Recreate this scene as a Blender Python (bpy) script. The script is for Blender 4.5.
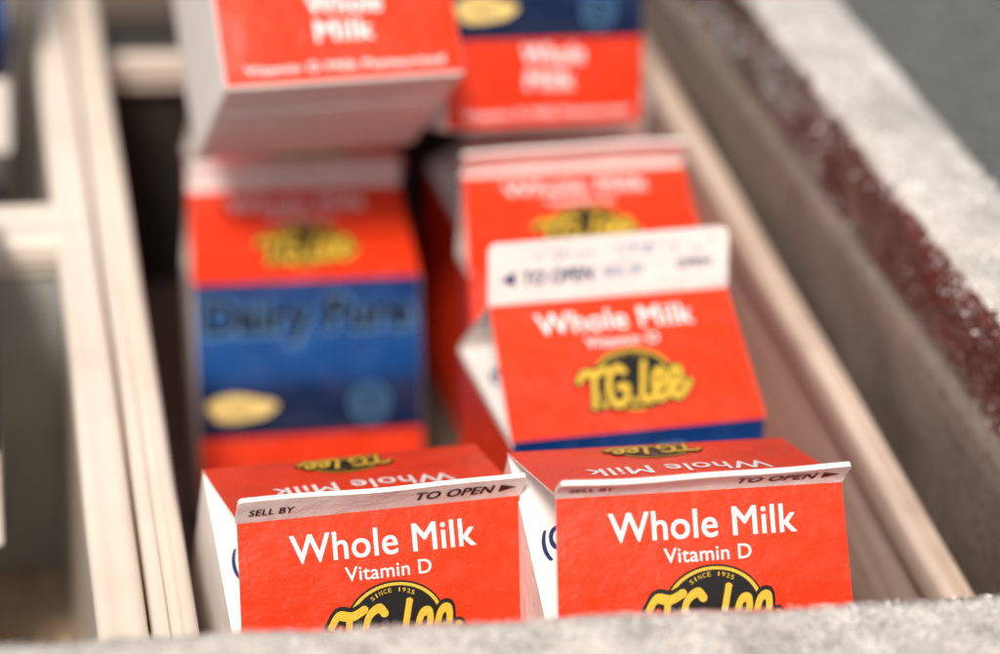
import bpy, math, random
from mathutils import Matrix, Vector, noise
random.seed(4)
MM=0.001
Z0=452.0            # crate floor is at z=0; camera frame z + Z0
scene=bpy.context.scene
col=scene.collection

# ------------------------------------------------------------ node helpers
def new_mat(name):
    m=bpy.data.materials.new(name); m.use_nodes=True
    nt=m.node_tree; b=nt.nodes['Principled BSDF']
    return m,nt,b
def nd(nt,t,**kw):
    n=nt.nodes.new(t)
    for k,v in kw.items(): setattr(n,k,v)
    return n
def coords(nt,scale):
    tc=nd(nt,'ShaderNodeTexCoord'); mp=nd(nt,'ShaderNodeMapping')
    mp.inputs['Scale'].default_value=(scale,scale,scale)
    nt.links.new(tc.outputs['Object'],mp.inputs['Vector']); return mp.outputs['Vector']
def noise_tex(nt,vec,scale,detail=4,rough=.55):
    n=nd(nt,'ShaderNodeTexNoise'); n.inputs['Scale'].default_value=scale
    n.inputs['Detail'].default_value=detail; n.inputs['Roughness'].default_value=rough
    nt.links.new(vec,n.inputs['Vector']); return n.outputs['Fac']
def ramp(nt,fac,a,b,c0=(0,0,0,1),c1=(1,1,1,1)):
    r=nd(nt,'ShaderNodeValToRGB'); r.color_ramp.elements[0].position=a; r.color_ramp.elements[1].position=b
    r.color_ramp.elements[0].color=c0; r.color_ramp.elements[1].color=c1
    nt.links.new(fac,r.inputs['Fac']); return r.outputs['Color']
def mix(nt,fac,a,b):
    m=nd(nt,'ShaderNodeMix',data_type='RGBA')
    if isinstance(fac,float): m.inputs[0].default_value=fac
    else: nt.links.new(fac,m.inputs[0])
    for s,i in ((a,6),(b,7)):
        if isinstance(s,tuple): m.inputs[i].default_value=s
        else: nt.links.new(s,m.inputs[i])
    return m.outputs[2]
def bump(nt,b,h,strength,dist):
    n=nd(nt,'ShaderNodeBump'); n.inputs['Strength'].default_value=strength; n.inputs['Distance'].default_value=dist
    nt.links.new(h,n.inputs['Height']); nt.links.new(n.outputs['Normal'],b.inputs['Normal'])

def board(name,c,dark=.82,speck=.35,rough=.36,scuff=(.8,.6,.55,1),haze=.035,bands=None):
    """printed paperboard: slight mottling, scuffs, tiny condensation specks"""
    m,nt,b=new_mat(name)
    v=coords(nt,1000)
    n1=noise_tex(nt,v,.06,4); n2=noise_tex(nt,v,1.1,2,.7)
    if bands:      # printed vertical gradient, by carton height in mm
        sx=nd(nt,'ShaderNodeSeparateXYZ'); nt.links.new(v,sx.inputs[0])
        mr=nd(nt,'ShaderNodeMapRange'); mr.inputs['From Min'].default_value=28; mr.inputs['From Max'].default_value=76
        nt.links.new(sx.outputs['Z'],mr.inputs['Value'])
        r=nd(nt,'ShaderNodeValToRGB'); cr=r.color_ramp
        cr.elements[0].position=bands[0][0]; cr.elements[0].color=bands[0][1]+(1,)
        cr.elements[1].position=bands[-1][0]; cr.elements[1].color=bands[-1][1]+(1,)
        for p,cc in bands[1:-1]:
            e=cr.elements.new(p); e.color=cc+(1,)
        nt.links.new(mr.outputs['Result'],r.inputs['Fac'])
        col1=mix(nt,ramp(nt,n1,.3,.7,(.3,.3,.3,1),(0,0,0,1)),r.outputs['Color'],(.002,.008,.03,1))
    else:
        c0=(c[0]*dark,c[1]*dark,c[2]*dark,1)
        col1=mix(nt,ramp(nt,n1,.3,.7),c0,(c[0],c[1],c[2],1))
    vor=nd(nt,'ShaderNodeTexVoronoi'); vor.inputs['Scale'].default_value=1.15; nt.links.new(v,vor.inputs['Vector'])
    sp=ramp(nt,vor.outputs['Distance'],.08,.18,(1,1,1,1),(0,0,0,1))
    gate=ramp(nt,noise_tex(nt,v,.35,2,.6),.50,.68)
    mu=nd(nt,'ShaderNodeMath',operation='MULTIPLY'); nt.links.new(sp,mu.inputs[0]); nt.links.new(gate,mu.inputs[1])
    mu2=nd(nt,'ShaderNodeMath',operation='MULTIPLY'); nt.links.new(mu.outputs[0],mu2.inputs[0]); mu2.inputs[1].default_value=speck
    col2=mix(nt,mu2.outputs[0],col1,scuff)
    hz=ramp(nt,noise_tex(nt,v,.11,4,.7),.48,.8,(0,0,0,1),(haze,haze,haze,1))  # pale reflection haze painted into the print colour in soft patches
    col3=mix(nt,hz,col2,(.72,.62,.6,1))
    nt.links.new(col3,b.inputs['Base Color'])
    rr=ramp(nt,n2,.3,.7,(rough-.1,)*3+(1,),(rough+.12,)*3+(1,)); nt.links.new(rr,b.inputs['Roughness'])
    ad=nd(nt,'ShaderNodeMath',operation='MULTIPLY_ADD'); nt.links.new(n1,ad.inputs[0]); ad.inputs[1].default_value=15.0; nt.links.new(n2,ad.inputs[2])
    ad2=nd(nt,'ShaderNodeMath',operation='ADD'); nt.links.new(ad.outputs[0],ad2.inputs[0]); nt.links.new(mu.outputs[0],ad2.inputs[1])
    bump(nt,b,ad2.outputs[0],.5,.00018)
    b.inputs['Specular IOR Level'].default_value=.33
    return m
def ink(name,c,rough=.42):
    m,nt,b=new_mat(name); v=coords(nt,1000)
    n=noise_tex(nt,v,1.4,2,.7)
    nt.links.new(mix(nt,ramp(nt,n,.35,.65),(c[0]*.78,c[1]*.78,c[2]*.78,1),(c[0],c[1],c[2],1)),b.inputs['Base Color'])
    b.inputs['Roughness'].default_value=rough; b.inputs['Specular IOR Level'].default_value=.3
    return m
M_RED=board('red_printed_board',(.80,.040,.006))
M_BLUE=board('blue_printed_board',(.004,.068,.23),bands=[(0.0,(.002,.009,.04)),(.28,(.002,.014,.065)),(.42,(.002,.062,.25)),(.62,(.002,.07,.27)),(1.0,(.002,.03,.14))])
M_NAVY=board('navy_printed_board',(.003,.016,.06))
M_WHITE=board('white_paperboard',(.90,.83,.78),dark=.92,speck=.15,rough=.5)
M_FIN=board('white_fin_board',(.82,.75,.71),dark=.88,speck=.1,rough=.5)
I_WHITE=ink('white_ink',(.90,.88,.86)); I_BLACK=ink('black_ink',(.012,.011,.011)); I_YEL=ink('yellow_ink',(.76,.48,.045))
I_BLUE=ink('blue_ink',(.002,.006,.022)); I_PALE=ink('pale_blue_ink',(.11,.26,.46)); I_CREAM=ink('cream_ink',(.88,.64,.22)); I_MARK=ink('stamp_blue_ink',(.015,.04,.15))
INKS=[I_WHITE,I_BLACK,I_YEL,I_BLUE,I_PALE,I_CREAM,I_MARK]
WH,BK,YE,BL,PA,CR,MK=range(7)

def frost(name,dark,light,thr=(.4,.6),fine=.9,rough=.45,bs=.6,spark=.6,coat=.0):
    m,nt,b=new_mat(name); v=coords(nt,1000)
    big=noise_tex(nt,v,.09,4,.65); fn=noise_tex(nt,v,fine,3,.75)
    ad=nd(nt,'ShaderNodeMath',operation='MULTIPLY_ADD'); nt.links.new(fn,ad.inputs[0]); ad.inputs[1].default_value=.6
    sb=nd(nt,'ShaderNodeMath',operation='MULTIPLY'); nt.links.new(big,sb.inputs[0]); sb.inputs[1].default_value=.4
    nt.links.new(sb.outputs[0],ad.inputs[2])
    c=mix(nt,ramp(nt,ad.outputs[0],*thr),dark+(1,),light+(1,))
    vor=nd(nt,'ShaderNodeTexVoronoi'); vor.inputs['Scale'].default_value=.5; nt.links.new(v,vor.inputs['Vector'])
    sp=ramp(nt,vor.outputs['Distance'],.12,.3,(spark,)*3+(1,),(0,0,0,1))  # frost sparkle painted in as near-white cells
    c2=mix(nt,sp,c,(.97,.96,.94,1))
    nt.links.new(c2,b.inputs['Base Color'])
    nt.links.new(ramp(nt,fn,.35,.65,(rough-.25,)*3+(1,),(rough+.15,)*3+(1,)),b.inputs['Roughness'])
    bump(nt,b,ad.outputs[0],bs,.0014)
    b.inputs['Coat Weight'].default_value=coat; b.inputs['Coat Roughness'].default_value=.14
    return m
M_FROST=frost('frosted_metal_lip',(.30,.26,.225),(.80,.74,.67),(.36,.60),rough=.32,bs=.9,coat=.9)
M_BRICKRED=frost('dark_red_frosted_side',(.034,.006,.005),(.22,.075,.06),(.42,.72),fine=.8,rough=.30,bs=.7,spark=.4,coat=1.0)
M_LINER=frost('grey_beige_liner',(.12,.09,.073),(.25,.195,.16),(.25,.75),fine=.35,spark=.05,bs=.15)  # grey-beige darkened to carry the shadow below the rim ledge
M_TOP=frost('grey_green_counter',(.062,.063,.058),(.15,.148,.135),(.3,.7),fine=.3,rough=.38,bs=.2,spark=.08)
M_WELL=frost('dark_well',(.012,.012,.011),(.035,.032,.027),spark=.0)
def plastic(name,a,b2,stretch=(300,12,300),dirt=.35):
    m,nt,b=new_mat(name)
    tc=nd(nt,'ShaderNodeTexCoord'); mp=nd(nt,'ShaderNodeMapping'); mp.inputs['Scale'].default_value=stretch
    nt.links.new(tc.outputs['Object'],mp.inputs['Vector'])
    n=noise_tex(nt,mp.outputs['Vector'],1.0,3,.5)
    v=coords(nt,1000); n2=noise_tex(nt,v,.03,4,.6)
    c=mix(nt,ramp(nt,n,.3,.7),a+(1,),b2+(1,))
    c=mix(nt,ramp(nt,n2,.5,.8,(0,0,0,1),(dirt,dirt,dirt,1)),c,(a[0]*.5,a[1]*.43,a[2]*.38,1))
    nt.links.new(c,b.inputs['Base Color']); b.inputs['Roughness'].default_value=.28
    bump(nt,b,noise_tex(nt,v,.25,2),.08,.0004)
    return m
M_CRATE=plastic('cream_crate_plastic',(.70,.59,.49),(.78,.68,.58),(14,8,14),.2)
M_CRATER=plastic('streaked_beige_crate_plastic',(.43,.30,.23),(.76,.61,.51),(200,7,200),.5)
M_BIN=plastic('grey_bin_plastic',(.30,.30,.28),(.42,.42,.39),(20,8,20),.3)
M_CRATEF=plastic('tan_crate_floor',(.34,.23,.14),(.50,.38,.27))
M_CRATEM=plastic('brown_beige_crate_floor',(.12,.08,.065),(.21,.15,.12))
M_CRATED=plastic('shaded_crate_wall',(.022,.022,.018),(.05,.044,.036))  # shade of the deep gap put into the back wall's colour
m,nt,b=new_mat('ice_crystal'); b.inputs['Roughness'].default_value=.08; b.inputs['Specular IOR Level'].default_value=1.0
v=coords(nt,1000); nt.links.new(mix(nt,noise_tex(nt,v,.5,2),(.88,.87,.85,1),(1,1,1,1)),b.inputs['Base Color']); M_ICE=m

# ------------------------------------------------------------ mesh helper
class MB:
    def __init__(s): s.v=[];s.f=[];s.m=[]
    def add(s,vs,fs,mi):
        o=len(s.v); s.v+=[tuple(v) for v in vs]
        for i,f in enumerate(fs):
            s.f.append(tuple(a+o for a in f)); s.m.append(mi if isinstance(mi,int) else mi[i])
    def obj(s,name,mats,smooth=True):
        me=bpy.data.meshes.new(name)
        me.from_pydata([(a*MM,b*MM,c*MM) for a,b,c in s.v],[],s.f)
        for m in mats: me.materials.append(m)
        for p,mi in zip(me.polygons,s.m): p.material_index=mi; p.use_smooth=smooth
        me.update()
        if smooth:
            try: me.set_sharp_from_angle(angle=math.radians(35))
            except Exception: pass
        o=bpy.data.objects.new(name,me); col.objects.link(o); return o
def slab(mb,grid,thick,mt,mu_):
    """grid[j][i] Vectors (outer surface), thickness inward"""
    ny=len(grid);nx=len(grid[0])
    nrm=[[None]*nx for _ in range(ny)]
    for j in range(ny):
        for i in range(nx):
            a=grid[j][min(i+1,nx-1)]-grid[j][max(i-1,0)]; b=grid[min(j+1,ny-1)][i]-grid[max(j-1,0)][i]
            nrm[j][i]=a.cross(b).normalized()
    vs=[grid[j][i] for j in range(ny) for i in range(nx)]
    vs+=[grid[j][i]-nrm[j][i]*thick for j in range(ny) for i in range(nx)]
    N=nx*ny; fs=[];ms=[]
    for j in range(ny-1):
        for i in range(nx-1):
            a=j*nx+i; fs.append((a,a+1,a+nx+1,a+nx)); ms.append(mt)
            fs.append((a+N,a+nx+N,a+nx+1+N,a+1+N)); ms.append(mu_)
    for i in range(nx-1):
        fs.append((i,i+N,i+1+N,i+1)); ms.append(mu_)
        a=(ny-1)*nx+i; fs.append((a,a+1,a+1+N,a+N)); ms.append(mu_)
    for j in range(ny-1):
        a=j*nx; fs.append((a,a+nx,a+nx+N,a+N)); ms.append(mu_)
        a=j*nx+nx-1; fs.append((a,a+N,a+nx+N,a+nx)); ms.append(mu_)
    mb.add(vs,fs,ms)

# ------------------------------------------------------------ text
_tc={}
def text_raw(s,shear=0.0):
    k=(s,shear)
    if k in _tc: return _tc[k]
    cu=bpy.data.curves.new('t','FONT'); cu.body=s; cu.align_x='CENTER'; cu.shear=shear
    cu.resolution_u=4; cu.space_line=.85; cu.space_character=1.04
    ob=bpy.data.objects.new('t',cu); col.objects.link(ob)
    bpy.context.view_layer.update()
    dg=bpy.context.evaluated_depsgraph_get(); me=ob.evaluated_get(dg).to_mesh()
    vs=[(v.co.x,v.co.y) for v in me.vertices]; fs=[tuple(p.vertices) for p in me.polygons]
    ob.evaluated_get(dg).to_mesh_clear()
    bpy.data.objects.remove(ob); bpy.data.curves.remove(cu)
    x0=min(v[0] for v in vs);x1=max(v[0] for v in vs);y0=min(v[1] for v in vs);y1=max(v[1] for v in vs)
    vs=[((x-(x0+x1)/2)/(x1-x0),(y-(y0+y1)/2)/(y1-y0)) for x,y in vs]
    _tc[k]=(vs,fs); return _tc[k]
def put_text(mb,mp,s,cx,cy,w,h,mi,bold=0.0,shear=0.0,rot=0.0,lift=.14):
    """bold = extra stroke weight in mm, made of stacked offset layers"""
    vs,fs=text_raw(s,shear); c,sn=math.cos(rot),math.sin(rot)
    offs=[(0,0)] if bold<=0 else [(-bold,-bold*.6),(bold,-bold*.6),(-bold,bold*.6),(bold,bold*.6),(0,0)]
    for k,(ox,oy) in enumerate(offs):
        out=[]
        for x,y in vs:
            x=x*(w-2*bold)+ox;y=y*(h-bold)+oy; out.append(mp(cx+x*c-y*sn,cy+x*sn+y*c,lift+.006*k))
        mb.add(out,fs,mi)
def put_poly(mb,mp,pts,mi,lift):
    cx=sum(p[0] for p in pts)/len(pts);cy=sum(p[1] for p in pts)/len(pts)
    vs=[mp(cx,cy,lift)]+[mp(x,y,lift) for x,y in pts]; n=len(pts)
    mb.add(vs,[(0,1+i,1+(i+1)%n) for i in range(n)],mi)
def ring(cx,cy,rx,ry,n=40,a0=0,a1=2*math.pi): 
    return [(cx+rx*math.cos(a0+(a1-a0)*i/n),cy+ry*math.sin(a0+(a1-a0)*i/n)) for i in range(n)]
def put_band(mb,mp,cx,cy,rxo,ryo,rxi,ryi,a0,a1,mi,lift,n=30):
    vs=[];fs=[]
    for i in range(n+1):
        a=a0+(a1-a0)*i/n
        vs+= [mp(cx+rxo*math.cos(a),cy+ryo*math.sin(a),lift),mp(cx+rxi*math.cos(a),cy+ryi*math.sin(a),lift)]
    for i in range(n): fs.append((2*i,2*i+1,2*i+3,2*i+2))
    mb.add(vs,fs,mi)
def catmull(p,k=6):
    out=[]
    P=[p[0]]+list(p)+[p[-1]]
    for i in range(1,len(P)-2):
        for t in range(k):
            t/=k; a,b,c,d=P[i-1],P[i],P[i+1],P[i+2]
            out.append(tuple(.5*((2*b[j])+(-a[j]+c[j])*t+(2*a[j]-5*b[j]+4*c[j]-d[j])*t*t+(-a[j]+3*b[j]-3*c[j]+d[j])*t**3) for j in (0,1)))
    out.append(p[-1]); return out
def put_stroke(mb,mp,pts,r,mi,lift,idx=0):
    """brush stroke: ribbon with round ends and a slight crown so crossings never share a plane"""
    p=catmull(pts) if len(pts)>1 else [pts[0],(pts[0][0]+.01,pts[0][1])]
    n=len(p); L=[];
    for i in range(n):
        a=Vector(p[max(i-1,0)]);b=Vector(p[min(i+1,n-1)]);t=(b-a).normalized();nn=Vector((-t.y,t.x))
        L.append((Vector(p[i]),t,nn))
    rows=[]
    c,t,nn=L[0]
    for q in (90,60,30): 
        s=math.sin(math.radians(q));k=math.cos(math.radians(q)); rows.append((c-t*r*s,nn,max(r*k,.01)))
    for i,(c,t,nn) in enumerate(L):
        w=r*(1+.2*math.sin(math.atan2(t.y,t.x)*2+2.2)); rows.append((c,nn,w))
    c,t,nn=L[-1]
    for q in (30,60,90):
        s=math.sin(math.radians(q));k=math.cos(math.radians(q)); rows.append((c+t*r*s,nn,max(r*k,.01)))
    vs=[];fs=[]
    for j,(c,nn,w) in enumerate(rows):
        e=lift+.004*idx+.0006*j
        a=c+nn*w;b=c-nn*w
        vs+=[mp(a.x,a.y,e),mp(c.x,c.y,e+.02),mp(b.x,b.y,e)]
    for j in range(len(rows)-1):
        o=3*j; fs+=[(o,o+1,o+4,o+3),(o+1,o+2,o+5,o+4)]
    mb.add(vs,fs,mi)
# hand-drawn brush lettering  T . G . L e e  (slanted, joined)
RAW=[[(-15.6,2.4),(-14.0,4.6),(-10.6,4.0),(-7.6,5.2)],[(-11.2,3.9),(-11.2,0.0),(-11.4,-5.8)],[(-8.5,-5.6)],
 [(-2.4,3.6),(-4.0,5.0),(-6.4,3.2),(-7.0,-1.5),(-5.3,-5.8),(-2.4,-5.2),(-1.7,-1.2),(-4.0,-1.0)],[(.4,-5.6)],
 [(3.8,5.4),(3.2,0),(2.7,-5.0),(4.6,-5.8),(6.8,-4.6)],
 [(6.9,-2.4),(9.3,-1.3),(9.1,2.2),(7.2,2.0),(6.4,-1.6),(7.3,-5.6),(9.6,-5.2),(11.3,-3.2)],
 [(11.9,-2.4),(14.3,-1.3),(14.1,2.2),(12.2,2.0),(11.4,-1.6),(12.3,-5.6),(14.7,-5.2),(17.0,-2.0)]]
STROKES=[[(x*.97+.18*y,y-.2) for x,y in s] for s in RAW]
def emblem(mb,mp0,cx,cy,k=1.0):
    def mp(x,y,l):
        c,s=math.cos(.05),math.sin(.05); return mp0(cx+k*(x*c-y*s),cy+k*(x*s+y*c),l)
    put_poly(mb,mp,ring(.8,.9,12.3,9.9,56),BK,.12)
    put_poly(mb,mp,ring(.8,.9,11.8,9.4,56),YE,.17)
    put_poly(mb,mp,ring(.8,.9,10.9,8.7,56),BK,.22)
    w="SINCE 1925"
    for i,ch in enumerate(w):
        if ch==' ': continue
        a=math.radians(124-(68/9)*i)
        put_text(mb,mp,ch,.8+8.9*math.cos(a),.9+7.75*math.sin(a),.8 if ch not in 'I1' else .3,1.0,YE,rot=(a-math.pi/2)*.8,lift=.62)
    for i,s in enumerate(STROKES): put_stroke(mb,mp,s,1.9,BK,.30,i)
    for i,s in enumerate(STROKES): put_stroke(mb,mp,s,.98,YE,.42,i)

# ------------------------------------------------------------ carton
W2,D2,H,RH,TP=35.0,33.0,76.0,26.0,.96
SL=math.hypot(D2,RH); SN=Vector((0,-RH/SL,D2/SL))
def slope_pt(x,y,l,b=.7):
    v=y/SL
    e=b*math.cos(math.pi*x/(2*W2))*math.sin(math.pi*min(max(v,0),1))
    return Vector((x,-D2*(1-v),H+RH*v))+SN*(e+l)
def flip(p): return Vector((-p.x,-p.y,p.z))
def body_pt(x,z,l,b=.9):
    e=b*math.cos(math.pi*x/(2*W2))*math.sin(math.pi*z/H)
    return Vector((x,-D2-e-l,z))
def side_pt(tx,ty,l):   # inset triangle of the left gable
    u=Vector((34,0,24.5)).normalized(); n=Vector((-24.5,0,34)).normalized()
    return Vector((-34.9,-tx,H-.2))+u*ty+n*l
def body_mesh(kind):
    mb=MB(); per=[]
    r=1.3
    def bulge(t): return math.cos(math.pi*t/2)
    N=8
    for s in range(4):
        ax=W2 if s%2==0 else D2; off=D2 if s%2==0 else W2
        for i in range(N+1):
            t=-1+2*i/N; a=t*(ax-r)
            per.append((s,a,off,t))
        for q in (22.5,45,67.5):
            per.append((s,'c',q,ax,off))
    zs=[0,.8,7,14,21,28,31,38,46,52,60,68,74,76]
    rot4=[lambda x,y:(x,-y),lambda x,y:(y,x),lambda x,y:(-x,y),lambda x,y:(-y,-x)]
    rings=[]
    for z in zs:
        rg=[];inset=.8 if z==0 else 0
        for e in per:
            s=e[0]
            if e[1]=='c':
                q=math.radians(e[2]); ax,off=e[3],e[4]
                x=ax-r+r*math.sin(q); y=off-r+r*math.cos(q)
            else:
                _,a,off,t=e; x=a; y=off+.9*math.sin(math.pi*z/H)*bulge(t)
            x-=inset*(1 if x>0 else -1); y-=inset
            X,Y=rot4[s](x,y); rg.append(Vector((X,Y,z)))
        rings.append(rg)
    n=len(per); vs=[v for rg in rings for v in rg]; fs=[];ms=[]
    for j in range(len(zs)-1):
        zc=(zs[j]+zs[j+1])/2
        for i in range(n):
            k=(i+1)%n; fs.append((j*n+i,j*n+k,(j+1)*n+k,(j+1)*n+i))
            c=(rings[j][i]+rings[j][k])/2
            if abs(c.x)>W2-.35:
                m=3
                if kind in('edge','allred') and zc<72: m=0
                if kind=='blue' and 28<zc<46: m=1
            else: m=0 if zc<28 or kind=='allred' else 1
            if kind=='blue' and zc<28: m=3
            if zc<.8: m=3
            ms.append(m)
    fs.append(tuple(range(n-1,-1,-1))); ms.append(3)
    mb.add(vs,fs,ms)
    g=[[Vector((32-64*i/10,-11+22*j/3,-.55)) for i in range(11)] for j in range(4)]
    slab(mb,g,.5,3,3)
    return mb
def roof_mesh():
    mb=MB()
    for sgn in (1,-1):
        g=[]
        for j in range(11):
            v=j/10; hw=W2*(1-(1-TP)*v)
            row=[slope_pt(-hw+2*hw*i/16,SL*v,0) for i in range(17)]
            g.append(row if sgn>0 else [flip(p) for p in row])
        slab(mb,g,.45,0,1)
    for sx in (-1,1):
        F=Vector((sx*34.9,-D2,H-.2));B=Vector((sx*34.9,D2,H-.2));P=Vector((sx*1.0,0,H+24.3))
        RF=Vector((sx*33.4,-.4,H+RH-.9));RB=Vector((sx*33.4,.4,H+RH-.9))
        mb.add([F,B,P],[(0,1,2)],1)
        mb.add([F+Vector((0,.5,-.3)),P,RF],[(0,1,2)],1)
        mb.add([B-Vector((0,.5,.3)),P,RB],[(0,1,2)],1)
    return mb
def fin_surface(lean,wav,seed,FH):
    path=[(0.0,0.0,0.0)];N=12;y=z=0
    for i in range(N):
        s=(i+.5)/N*FH; t=min(s/5,1); a=math.radians(lean)*t*t*(3-2*t)
        y-=math.sin(a)*FH/N; z+=math.cos(a)*FH/N; path.append((y,z,a))
    def f(x,s,l):
        k=max(min(s/FH*N,N-1e-4),0);i=int(k);t=k-i
        y=path[i][0]*(1-t)+path[i+1][0]*t; z=path[i][1]*(1-t)+path[i+1][1]*t; a=path[min(i+1,N)][2]
        w=wav*(math.sin(x*.055+seed)+.35*math.sin(x*.17+seed*2))*(s/FH)**1.5
        off=.8+l
        return Vector((x, y-math.cos(a)*(off+w), H+RH-.5+z-math.sin(a)*(off+w)))
    return f
def fin_mesh(f,seed,FH,rc=1.2):
    mb=MB(); rr=random.Random(seed)
    g=[]; ss=[(FH-rc)*j/10 for j in range(11)]+[FH-rc+rc*math.sin(math.radians(q)) for q in (25,50,70,90)]
    for s in ss:
        d=max(s-(FH-rc),0)/rc
        hw=W2*TP+.3-rc*(1-math.sqrt(max(1-d*d,0)))*.9
        g.append([f(-hw+2*hw*i/28+(rr.uniform(-.08,.08) if i in(0,28) and d==0 else 0),s,0) for i in range(29)])
    slab(mb,g,1.2,0,0)
    return mb
def fin_print(kind,mp,FH):
    mb=MB()
    if kind=='front':
        c=FH*.52
        put_text(mb,mp,"TO OPEN",17.0,c,19,FH*.42,BK,.12,.15)
        put_poly(mb,mp,[(27.8,c+FH*.2),(27.8,c-FH*.2),(32.0,c)],BK,.14)
        put_text(mb,mp,"SELL BY",-26,c-.5,10.5,FH*.29,BK,.06,.12)
    elif kind=='blue':
        put_poly(mb,mp,[(-26.5,9.5),(-26.5,5),(-30.5,7.2)],MK,.14)
        put_text(mb,mp,"TO OPEN",-14.5,7.2,20,4.2,MK,.15,.1)
        put_text(mb,mp,"SELL BY",4,7.4,12,2.6,PA,.05,.1)
        put_text(mb,mp,"OPEN",24,8.0,10,2.6,MK,.1,.1)
        rr=random.Random(5)     # smudged date-stamp dots
        for k in range(46):
            x=rr.uniform(-22,30);y=rr.choice([12.2,13.2,14.0])+rr.uniform(-.3,.3)
            put_poly(mb,mp,ring(x,y,rr.uniform(.25,.7),rr.uniform(.2,.45),8),PA,.13+.002*k)
    return mb
def body_print(full):
    mb=MB(); mp=body_pt
    put_text(mb,mp,"Dairy Pure",.2,63.6,66,15.6,PA,1.25,.03,lift=.08)
    put_text(mb,mp,"Dairy Pure",0,64.0,64.2,13.8,BL,.75,.03,lift=.16)
    pts=[(-22+(10.5+.8*math.sin(3*a+1)+.5*math.sin(5*a))*math.cos(a),37.2+(4.0+.4*math.sin(3*a+2))*math.sin(a)) for a in [2*math.pi*i/48 for i in range(48)]]
    put_poly(mb,mp,pts,CR,.12)
    put_text(mb,mp,"Milk",-22,37,8,2.8,BL,0,.2,lift=.18)
    put_band(mb,mp,18,37,6.2,6.2,5.5,5.5,0,2*math.pi,PA,.12)
    put_band(mb,mp,18,37,4.2,4.2,3.7,3.7,0,2*math.pi,PA,.12)
    put_text(mb,mp,"PURE",18,37,5.6,1.8,PA,.1,0)
    if full:
        put_text(mb,mp,"Whole",2,23.2,22,6.0,WH,.2)
        put_text(mb,mp,"Milk",1,15.2,17,6.0,WH,.2)
    put_text(mb,mp,"Vitamin D Milk Pasteurized",0,4.8,58,2.6,WH,.06)
    return mb
def roof_print(back):
    mb=MB(); mp=slope_pt; o=7.2 if back else 0
    put_text(mb,mp,"Whole Milk",0,SL-8.2-o,44,6.5,WH,.10)
    if not back: put_text(mb,mp,"Vitamin D",.5,SL-15.0,20.5,3.3,WH,.03)
    return mb
def side_print():
    mb=MB(); put_text(mb,side_pt,"(Q",-3,6.8,7,8.5,MK,.2,rot=math.pi/2,lift=.25); return mb
def emblem_mesh(back):
    mb=MB(); emblem(mb,slope_pt,.5,SL-(33.6 if back else 28.0),.72 if back else .97); return mb
BM=[M_RED,M_BLUE,M_NAVY,M_WHITE]
proto={}
for k in ('plain','edge','allred','blue'): proto[k]=body_mesh(k).obj('carton_body',BM).data
proto['roof']=roof_mesh().obj('gable_roof',[M_RED,M_WHITE]).data
proto['roofb']=roof_mesh().obj('gable_roof',[M_BLUE,M_WHITE]).data
for k in (0,1):
    proto['bp%d'%k]=body_print(k).obj('body_lettering',INKS,False).data
    proto['rp%d'%k]=roof_print(k).obj('roof_lettering',INKS,False).data
    proto['em%d'%k]=emblem_mesh(k).obj('emblem',INKS,False).data
proto['fp']=side_print().obj('flap_lettering',INKS,False).data
for o in list(bpy.data.objects): bpy.data.objects.remove(o)
def carton(pos,eul,label,lean=0,kind='plain',body='plain',wav=.5,seed=1,sc=1.0,FH=19.0,full=1,rc=1.2,group="milk cartons packed in the crate"):
    root=bpy.data.objects.new('milk_carton',None); col.objects.link(root)
    root.empty_display_size=.02
    root.location=(pos[0]*MM,pos[1]*MM,(pos[2]+Z0)*MM)
    root.rotation_euler=[math.radians(a) for a in eul]
    root.scale=(sc,sc,sc)
    root['label']=label; root['category']='milk carton'; root['group']=group
    f=fin_surface(lean,wav,seed,FH)
    lst=[('carton_body',proto[body],0,root),('gable_roof',proto['roofb' if body=='blue' else 'roof'],0,root)]
    made={}
    for nm,me,rz,par in lst:
        o=bpy.data.objects.new(nm,me); col.objects.link(o); o.parent=par; made[nm]=o
    sub=[('roof_lettering',proto['rp0'],0,'gable_roof'),('roof_lettering',proto['rp1'],math.pi,'gable_roof'),('flap_lettering',proto['fp'],0,'gable_roof'),
         ('emblem',proto['em0'],0,'gable_roof'),('emblem',proto['em1'],math.pi,'gable_roof')]
    if body in('plain','edge'): sub+=[('body_lettering',proto['bp%d'%full],0,'carton_body'),('body_lettering',proto['bp1'],math.pi,'carton_body')]
    for nm,me,rz,par in sub:
        o=bpy.data.objects.new(nm,me); col.objects.link(o); o.parent=made[par]; o.rotation_euler=(0,0,rz)
    fo=fin_mesh(f,seed,FH,rc).obj('sealed_fin',[M_FIN]); fo.parent=root
    if kind!='plain':
        p=fin_print(kind,f,FH).obj('fin_lettering',INKS,False); p.parent=fo
    return root
def scl(p,k): return tuple(a*k for a in p)
carton((90.1,378.8,-391.2),(16.2,-.3,2.2),"red gable-top milk carton leaning forward, fin bent, SELL BY print",4,'front',wav=.5,seed=1,FH=8.6)
carton((160.2,348.6,-372.4),(13.4,-1.0,-2.3),"red gable-top milk carton leaning forward, fin folded low",20,'front',wav=.45,seed=2.4,FH=7.8)
carton((177.8,415.5,-397.2),(-12.5,-3.2,-1.0),"orange-red milk carton with tall upright white fin",-2,'blue','edge',wav=.4,seed=3,FH=17.5,sc=1.015,rc=2.6)
carton(scl((180.2,446.9,-376.6),1.045),(-27.8,-7.1,-9.2),"red milk carton tipped back behind another carton",62,'plain','allred',seed=4,sc=1.02,FH=13)
carton((110.2,529.5,-437),(-25.8,-2.5,-3.4),"red-roofed milk carton showing its blue front panel",26,'plain',seed=5,sc=1.05,FH=10,full=0)
carton((106.5,519.6,-283.9),(-47,-1.2,4.0),"milk carton lying back on top, white bottom showing",0,'plain',seed=6)
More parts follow.
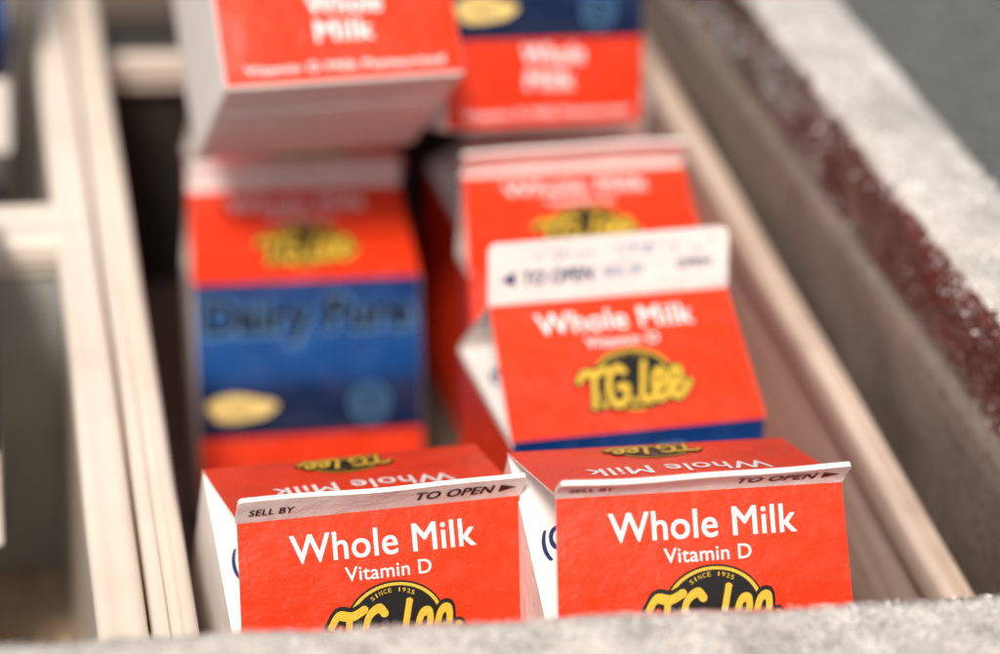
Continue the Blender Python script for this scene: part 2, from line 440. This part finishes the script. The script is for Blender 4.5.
carton((174.5,564,-309.3),(-22.5,3.8,9.6),"blue and red milk carton stacked behind the others",0,'plain',seed=7)
# lower layer that carries the upper cartons
for i,(p,e) in enumerate([((92,405,-424),(90,0,0)),((168,405,-424),(90,0,0)),((206,600,-440),(0,0,4)),((121,618,-440),(-20,0,2))]):
    carton(p,e,"milk carton in the lower layer under other cartons",0,'plain','edge',seed=9+i)
# neighbouring compartments
NG="milk cartons in the neighbouring crate"
carton((-26,462,-372),(0,14,90),"white milk carton with blue roof in the neighbouring crate",10,'plain','blue',seed=20,group=NG)
carton((-37,475,-421),(90,0,0),"milk carton lying flat under another in the neighbouring crate",0,'plain','blue',seed=23,group=NG)
carton((-15,652,-350),(-3,0,-4),"white milk carton with blue roof in the neighbouring crate",10,'plain','blue',seed=21,group=NG)
carton((-20,690,-418),(90,0,0),"milk carton lying flat under another in the neighbouring crate",0,'plain','blue',seed=22,group=NG)

# ------------------------------------------------------------ crates
def wall(name,p0,p1,z0,z1,t,mat,rim=True,seg=60,groove=1.3):
    """straight crate wall with a rolled rim; p0->p1 is the centre line"""
    a=Vector((p0[0],p0[1],0));b=Vector((p1[0],p1[1],0)); d=(b-a).normalized(); n=Vector((d.y,-d.x,0))
    h=t/2; w=h+1.8
    if rim:
        prof=[(-h,z0),(-h,z1-9),(-w,z1-8)]
        prof+=[(-w+2.6-2.6*math.cos(q),z1-2.6+2.6*math.sin(q)) for q in [math.radians(k) for k in (0,22,45,68,90)]]
        prof+=[(-w*.35,z1-.1),(-w*.2,z1-groove),(w*.2,z1-groove),(w*.35,z1-.1)]
        prof+=[(w-2.6+2.6*math.sin(q),z1-2.6+2.6*math.cos(q)) for q in [math.radians(k) for k in (0,22,45,68,90)]]
        prof+=[(w,z1-8),(h,z1-9),(h,z0)]
    else: prof=[(-h,z0),(-h,z1-.6),(-h+.6,z1),(h-.6,z1),(h,z1-.6),(h,z0)]
    mb=MB(); m=len(prof); vs=[];fs=[]
    for i in range(seg+1):
        c=a+(b-a)*(i/seg)
        wob=noise.noise(Vector((c.x*.01,c.y*.012,z0*.02)))*.6
        for (o,z) in prof:
            q=c+n*(o+wob); vs.append((q.x,q.y,z+Z0+wob*.4))
    for i in range(seg):
        for j in range(m):
            k=(j+1)%m; fs.append((i*m+j,(i+1)*m+j,(i+1)*m+k,i*m+k))
    fs.append(tuple(range(m))); fs.append(tuple(seg*m+j for j in range(m-1,-1,-1)))
    mb.add(vs,fs,0)
    return mb.obj(name,[mat])
def plate(name,x0,x1,y0,y1,z0,z1,mat):
    mb=MB(); z0+=Z0;z1+=Z0
    g=[[Vector((x0+(x1-x0)*i/20,y0+(y1-y0)*j/40,z1+noise.noise(Vector((i*.6,j*.5,x0)))*.5)) for i in range(21)] for j in range(41)]
    slab(mb,g,z1-z0,0,0); return mb.obj(name,[mat])
def root(name,label,cat,loc=(0,0,0)):
    r=bpy.data.objects.new(name,None); col.objects.link(r); r.location=loc; r.empty_display_size=.03
    r['label']=label; r['category']=cat; return r
c1=root('milk_crate',"cream plastic crate with ridged rims holding milk cartons",'crate')
parts=[wall('crate_wall',(43.2,296),(46.2,706),-452,-320,7.0,M_CRATE,groove=1.8),
 wall('crate_wall',(236.5,296),(251,706),-452,-320,5.5,M_CRATER),
 wall('crate_wall',(48,301),(233,299),-452,-330,5,M_CRATE),
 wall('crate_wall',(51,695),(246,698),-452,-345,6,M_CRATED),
 wall('crate_rail',(51,690),(246,692),-360,-346,9,M_CRATE),
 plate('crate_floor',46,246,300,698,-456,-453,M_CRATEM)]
for p in parts: p.parent=c1
c2=root('milk_crate',"cream plastic crate with divided compartments beside the first crate",'crate')
parts=[wall('crate_wall',(31.0,270),(34.6,760),-452,-321.5,8.2,M_CRATE,groove=.3),
 wall('crate_divider',(-150,525),(28,529),-452,-335,18,M_BIN,False),
 wall('divider_rim',(-150,525),(30,529),-334.8,-321.8,20,M_CRATE,groove=.4),
 wall('crate_wall',(-155,270),(-155,760),-452,-320,7,M_CRATE),
 wall('crate_wall',(-150,290),(26,290),-452,-322,6,M_CRATE),
 wall('crate_wall',(-150,756),(26,756),-452,-322,6,M_BIN),
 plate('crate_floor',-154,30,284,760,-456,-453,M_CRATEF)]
for p in parts: p.parent=c2

# ------------------------------------------------------------ cooler
def resample(prof,step):
    out=[]
    for (a,b) in zip(prof[:-1],prof[1:]):
        d=math.hypot(b[0]-a[0],b[1]-a[1]);n=max(1,int(d/step))
        for i in range(n): out.append((a[0]+(b[0]-a[0])*i/n,a[1]+(b[1]-a[1])*i/n))
    out.append(prof[-1]); return out
def skew(s): return 3.0-.055*(s-60)     # the front ledge runs slightly askew of the crate
def sweep(name,prof,s0,s1,ds,axis,matf,mats,amp):
    pr=resample(prof,1.2); n=len(pr); m=int((s1-s0)/ds)
    vs=[];fs=[];ms=[]
    for i in range(m+1):
        s=s0+(s1-s0)*i/m
        for j,(a,z) in enumerate(pr):
            P=Vector((a,s,z)); k=1 if z>-302 else .35
            d=noise.noise(P*.35)*amp*k+noise.noise(P*.8+Vector((7,3,1)))*amp*.7*k+noise.noise(P*.05)*1.0
            pa=pr[max(j-1,0)];pb=pr[min(j+1,n-1)]
            tx,tz=pb[0]-pa[0],pb[1]-pa[1];L=math.hypot(tx,tz)or 1
            A=a-tz/L*d; Zc=z+tx/L*d
            vs.append((A,s,Zc+Z0) if axis=='y' else (s,A+skew(s),Zc+Z0))
    for i in range(m):
        for j in range(n-1):
            q=(i*n+j,i*n+j+1,(i+1)*n+j+1,(i+1)*n+j)
            fs.append(q if axis=='x' else q[::-1]); ms.append(matf(pr[j],(s0+(s1-s0)*i/m)))
    mb=MB(); mb.add(vs,fs,ms); return mb.obj(name,mats)
c3=root('chest_cooler',"frosted open-top cooler with rounded grey and dark red rim",'cooler')
def rim_mat(p,s):
    e=noise.noise(Vector((s*.04,p[1]*.06,0)))*2.4+noise.noise(Vector((s*.22,p[1]*.25,3)))*2.6
    if p[1]<-297+e: return 2
    return 1 if (p[0]<262.5 and p[1]<-273.6+e*.8) else 0
RP=[(254,-470),(254,-306),(255,-301),(258,-298),(258,-277),(259,-272.5),(262,-270),(275,-269),(289,-270.5),(292,-274),(293,-280),(293,-330)]
right=sweep('cooler_rim',RP,222,980,1.4,'y',rim_mat,[M_FROST,M_BRICKRED,M_LINER],.4)
FP=[(291,-470),(290,-300),(289,-284),(287,-273),(283,-270.4),(262,-269.6),(240,-270.5),(236,-275),(235,-330)]
front=sweep('cooler_rim',FP,-180,262,1.4,'x',lambda p,s: 0 if p[1]>-300 else 2,[M_FROST,M_BRICKRED,M_LINER],.3)
top=plate('cooler_counter',292,620,200,1300,-284,-276.5,M_TOP)
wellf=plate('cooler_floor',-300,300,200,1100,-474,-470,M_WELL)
wb=wall('cooler_back_wall',(-300,985),(300,985),-470,-300,10,M_LINER,False)
wl=wall('cooler_side_wall',(-260,240),(-260,985),-470,-300,10,M_LINER,False)
for p in (right,front,top,wellf,wb,wl): p.parent=c3
# loose ice grains frozen onto the rim, added bright white to give glints
rr=random.Random(11); mb=MB()
def grain(c,r):
    ax=[Vector((rr.gauss(0,1),rr.gauss(0,1),rr.gauss(0,1))).normalized() for _ in range(2)]
    a=ax[0]; b2=a.cross(ax[1]).normalized(); c3_=a.cross(b2)
    vs=[c+a*r*rr.uniform(.7,1.3),c-a*r*rr.uniform(.7,1.3),c+b2*r*rr.uniform(.6,1.1),c-b2*r*rr.uniform(.6,1.1),c+c3_*r*rr.uniform(.6,1.1),c-c3_*r*rr.uniform(.6,1.1)]
    mb.add(vs,[(0,2,4),(0,4,3),(0,3,5),(0,5,2),(1,4,2),(1,3,4),(1,5,3),(1,2,5)],0)
def along(prof,t):
    L=[math.hypot(b[0]-a[0],b[1]-a[1]) for a,b in zip(prof[:-1],prof[1:])]; t*=sum(L)
    for (a,b),l in zip(zip(prof[:-1],prof[1:]),L):
        if t<=l: return (a[0]+(b[0]-a[0])*t/l,a[1]+(b[1]-a[1])*t/l)
        t-=l
    return prof[-1]
n=0
while n<4000:
    s=rr.uniform(240,950); a,z=along(RP[3:10],rr.random())
    den=noise.noise(Vector((a*.06,s*.03,z*.1)))+.25
    if z<-276: den-=.15
    elif a<267: den+=.3
    if rr.random()>den: continue
    grain(Vector((a,s,z+Z0+.1)),rr.choice([.25,.3,.4,.5,.65])); n+=1
n=0
while n<2200:
    s=rr.uniform(-20,260); a,z=along(FP[2:7],rr.random()**1.5)
    if rr.random()>noise.noise(Vector((a*.1,s*.05,z*.1)))+.5: continue
    grain(Vector((s,a+skew(s),z+Z0+.1)),rr.choice([.2,.25,.3,.4])); n+=1
ice=mb.obj('ice_grains',[M_ICE],False); ice['kind']='stuff'; ice['label']="fine white ice grains frozen onto the cooler rim"; ice['category']='ice'
fl=plate('floor',-6000,6000,-6000,6000,-1300,-1296,M_WELL); fl['kind']='structure'

# ------------------------------------------------------------ camera
Rm=Matrix(((.965,.048,-.258),(-.239,.561,-.792),(.107,.826,.553)))
x=Rm.col[0].normalized(); y=(Rm.col[1]-x*Rm.col[1].dot(x)).normalized(); z=x.cross(y)
Rm=Matrix((x,y,z)).transposed()
cam=bpy.data.cameras.new('camera'); co=bpy.data.objects.new('camera',cam); col.objects.link(co)
co.matrix_world=Matrix.Translation((0,0,Z0*MM))@Rm.to_4x4()
cam.lens=72; cam.sensor_width=36; cam.clip_start=.01; cam.clip_end=50
cam.dof.use_dof=True; cam.dof.focus_distance=.458; cam.dof.aperture_fstop=4.7
scene.camera=co

# ------------------------------------------------------------ light
w=bpy.data.worlds.new("World"); scene.world=w; w.use_nodes=True
nt=w.node_tree; bg=nt.nodes['Background']
sky=nt.nodes.new('ShaderNodeTexSky'); sky.sky_type='NISHITA'; sky.sun_disc=False
d=Vector((-.34,-.66,1)).normalized()
sky.sun_elevation=math.asin(d.z); sky.sun_rotation=math.atan2(d.x,d.y); sky.dust_density=4
hs=nt.nodes.new('ShaderNodeHueSaturation'); hs.inputs['Saturation'].default_value=.35
nt.links.new(sky.outputs['Color'],hs.inputs['Color']); nt.links.new(hs.outputs['Color'],bg.inputs['Color']); bg.inputs['Strength'].default_value=.11
sl=bpy.data.lights.new('sun','SUN'); sl.energy=3.6; sl.angle=math.radians(11); sl.color=(1,.93,.84)
so=bpy.data.objects.new('sun',sl); col.objects.link(so)
so.rotation_euler=d.to_track_quat('Z','Y').to_euler()
scene.view_settings.view_transform='Standard'; scene.view_settings.look='None'; scene.view_settings.exposure=0
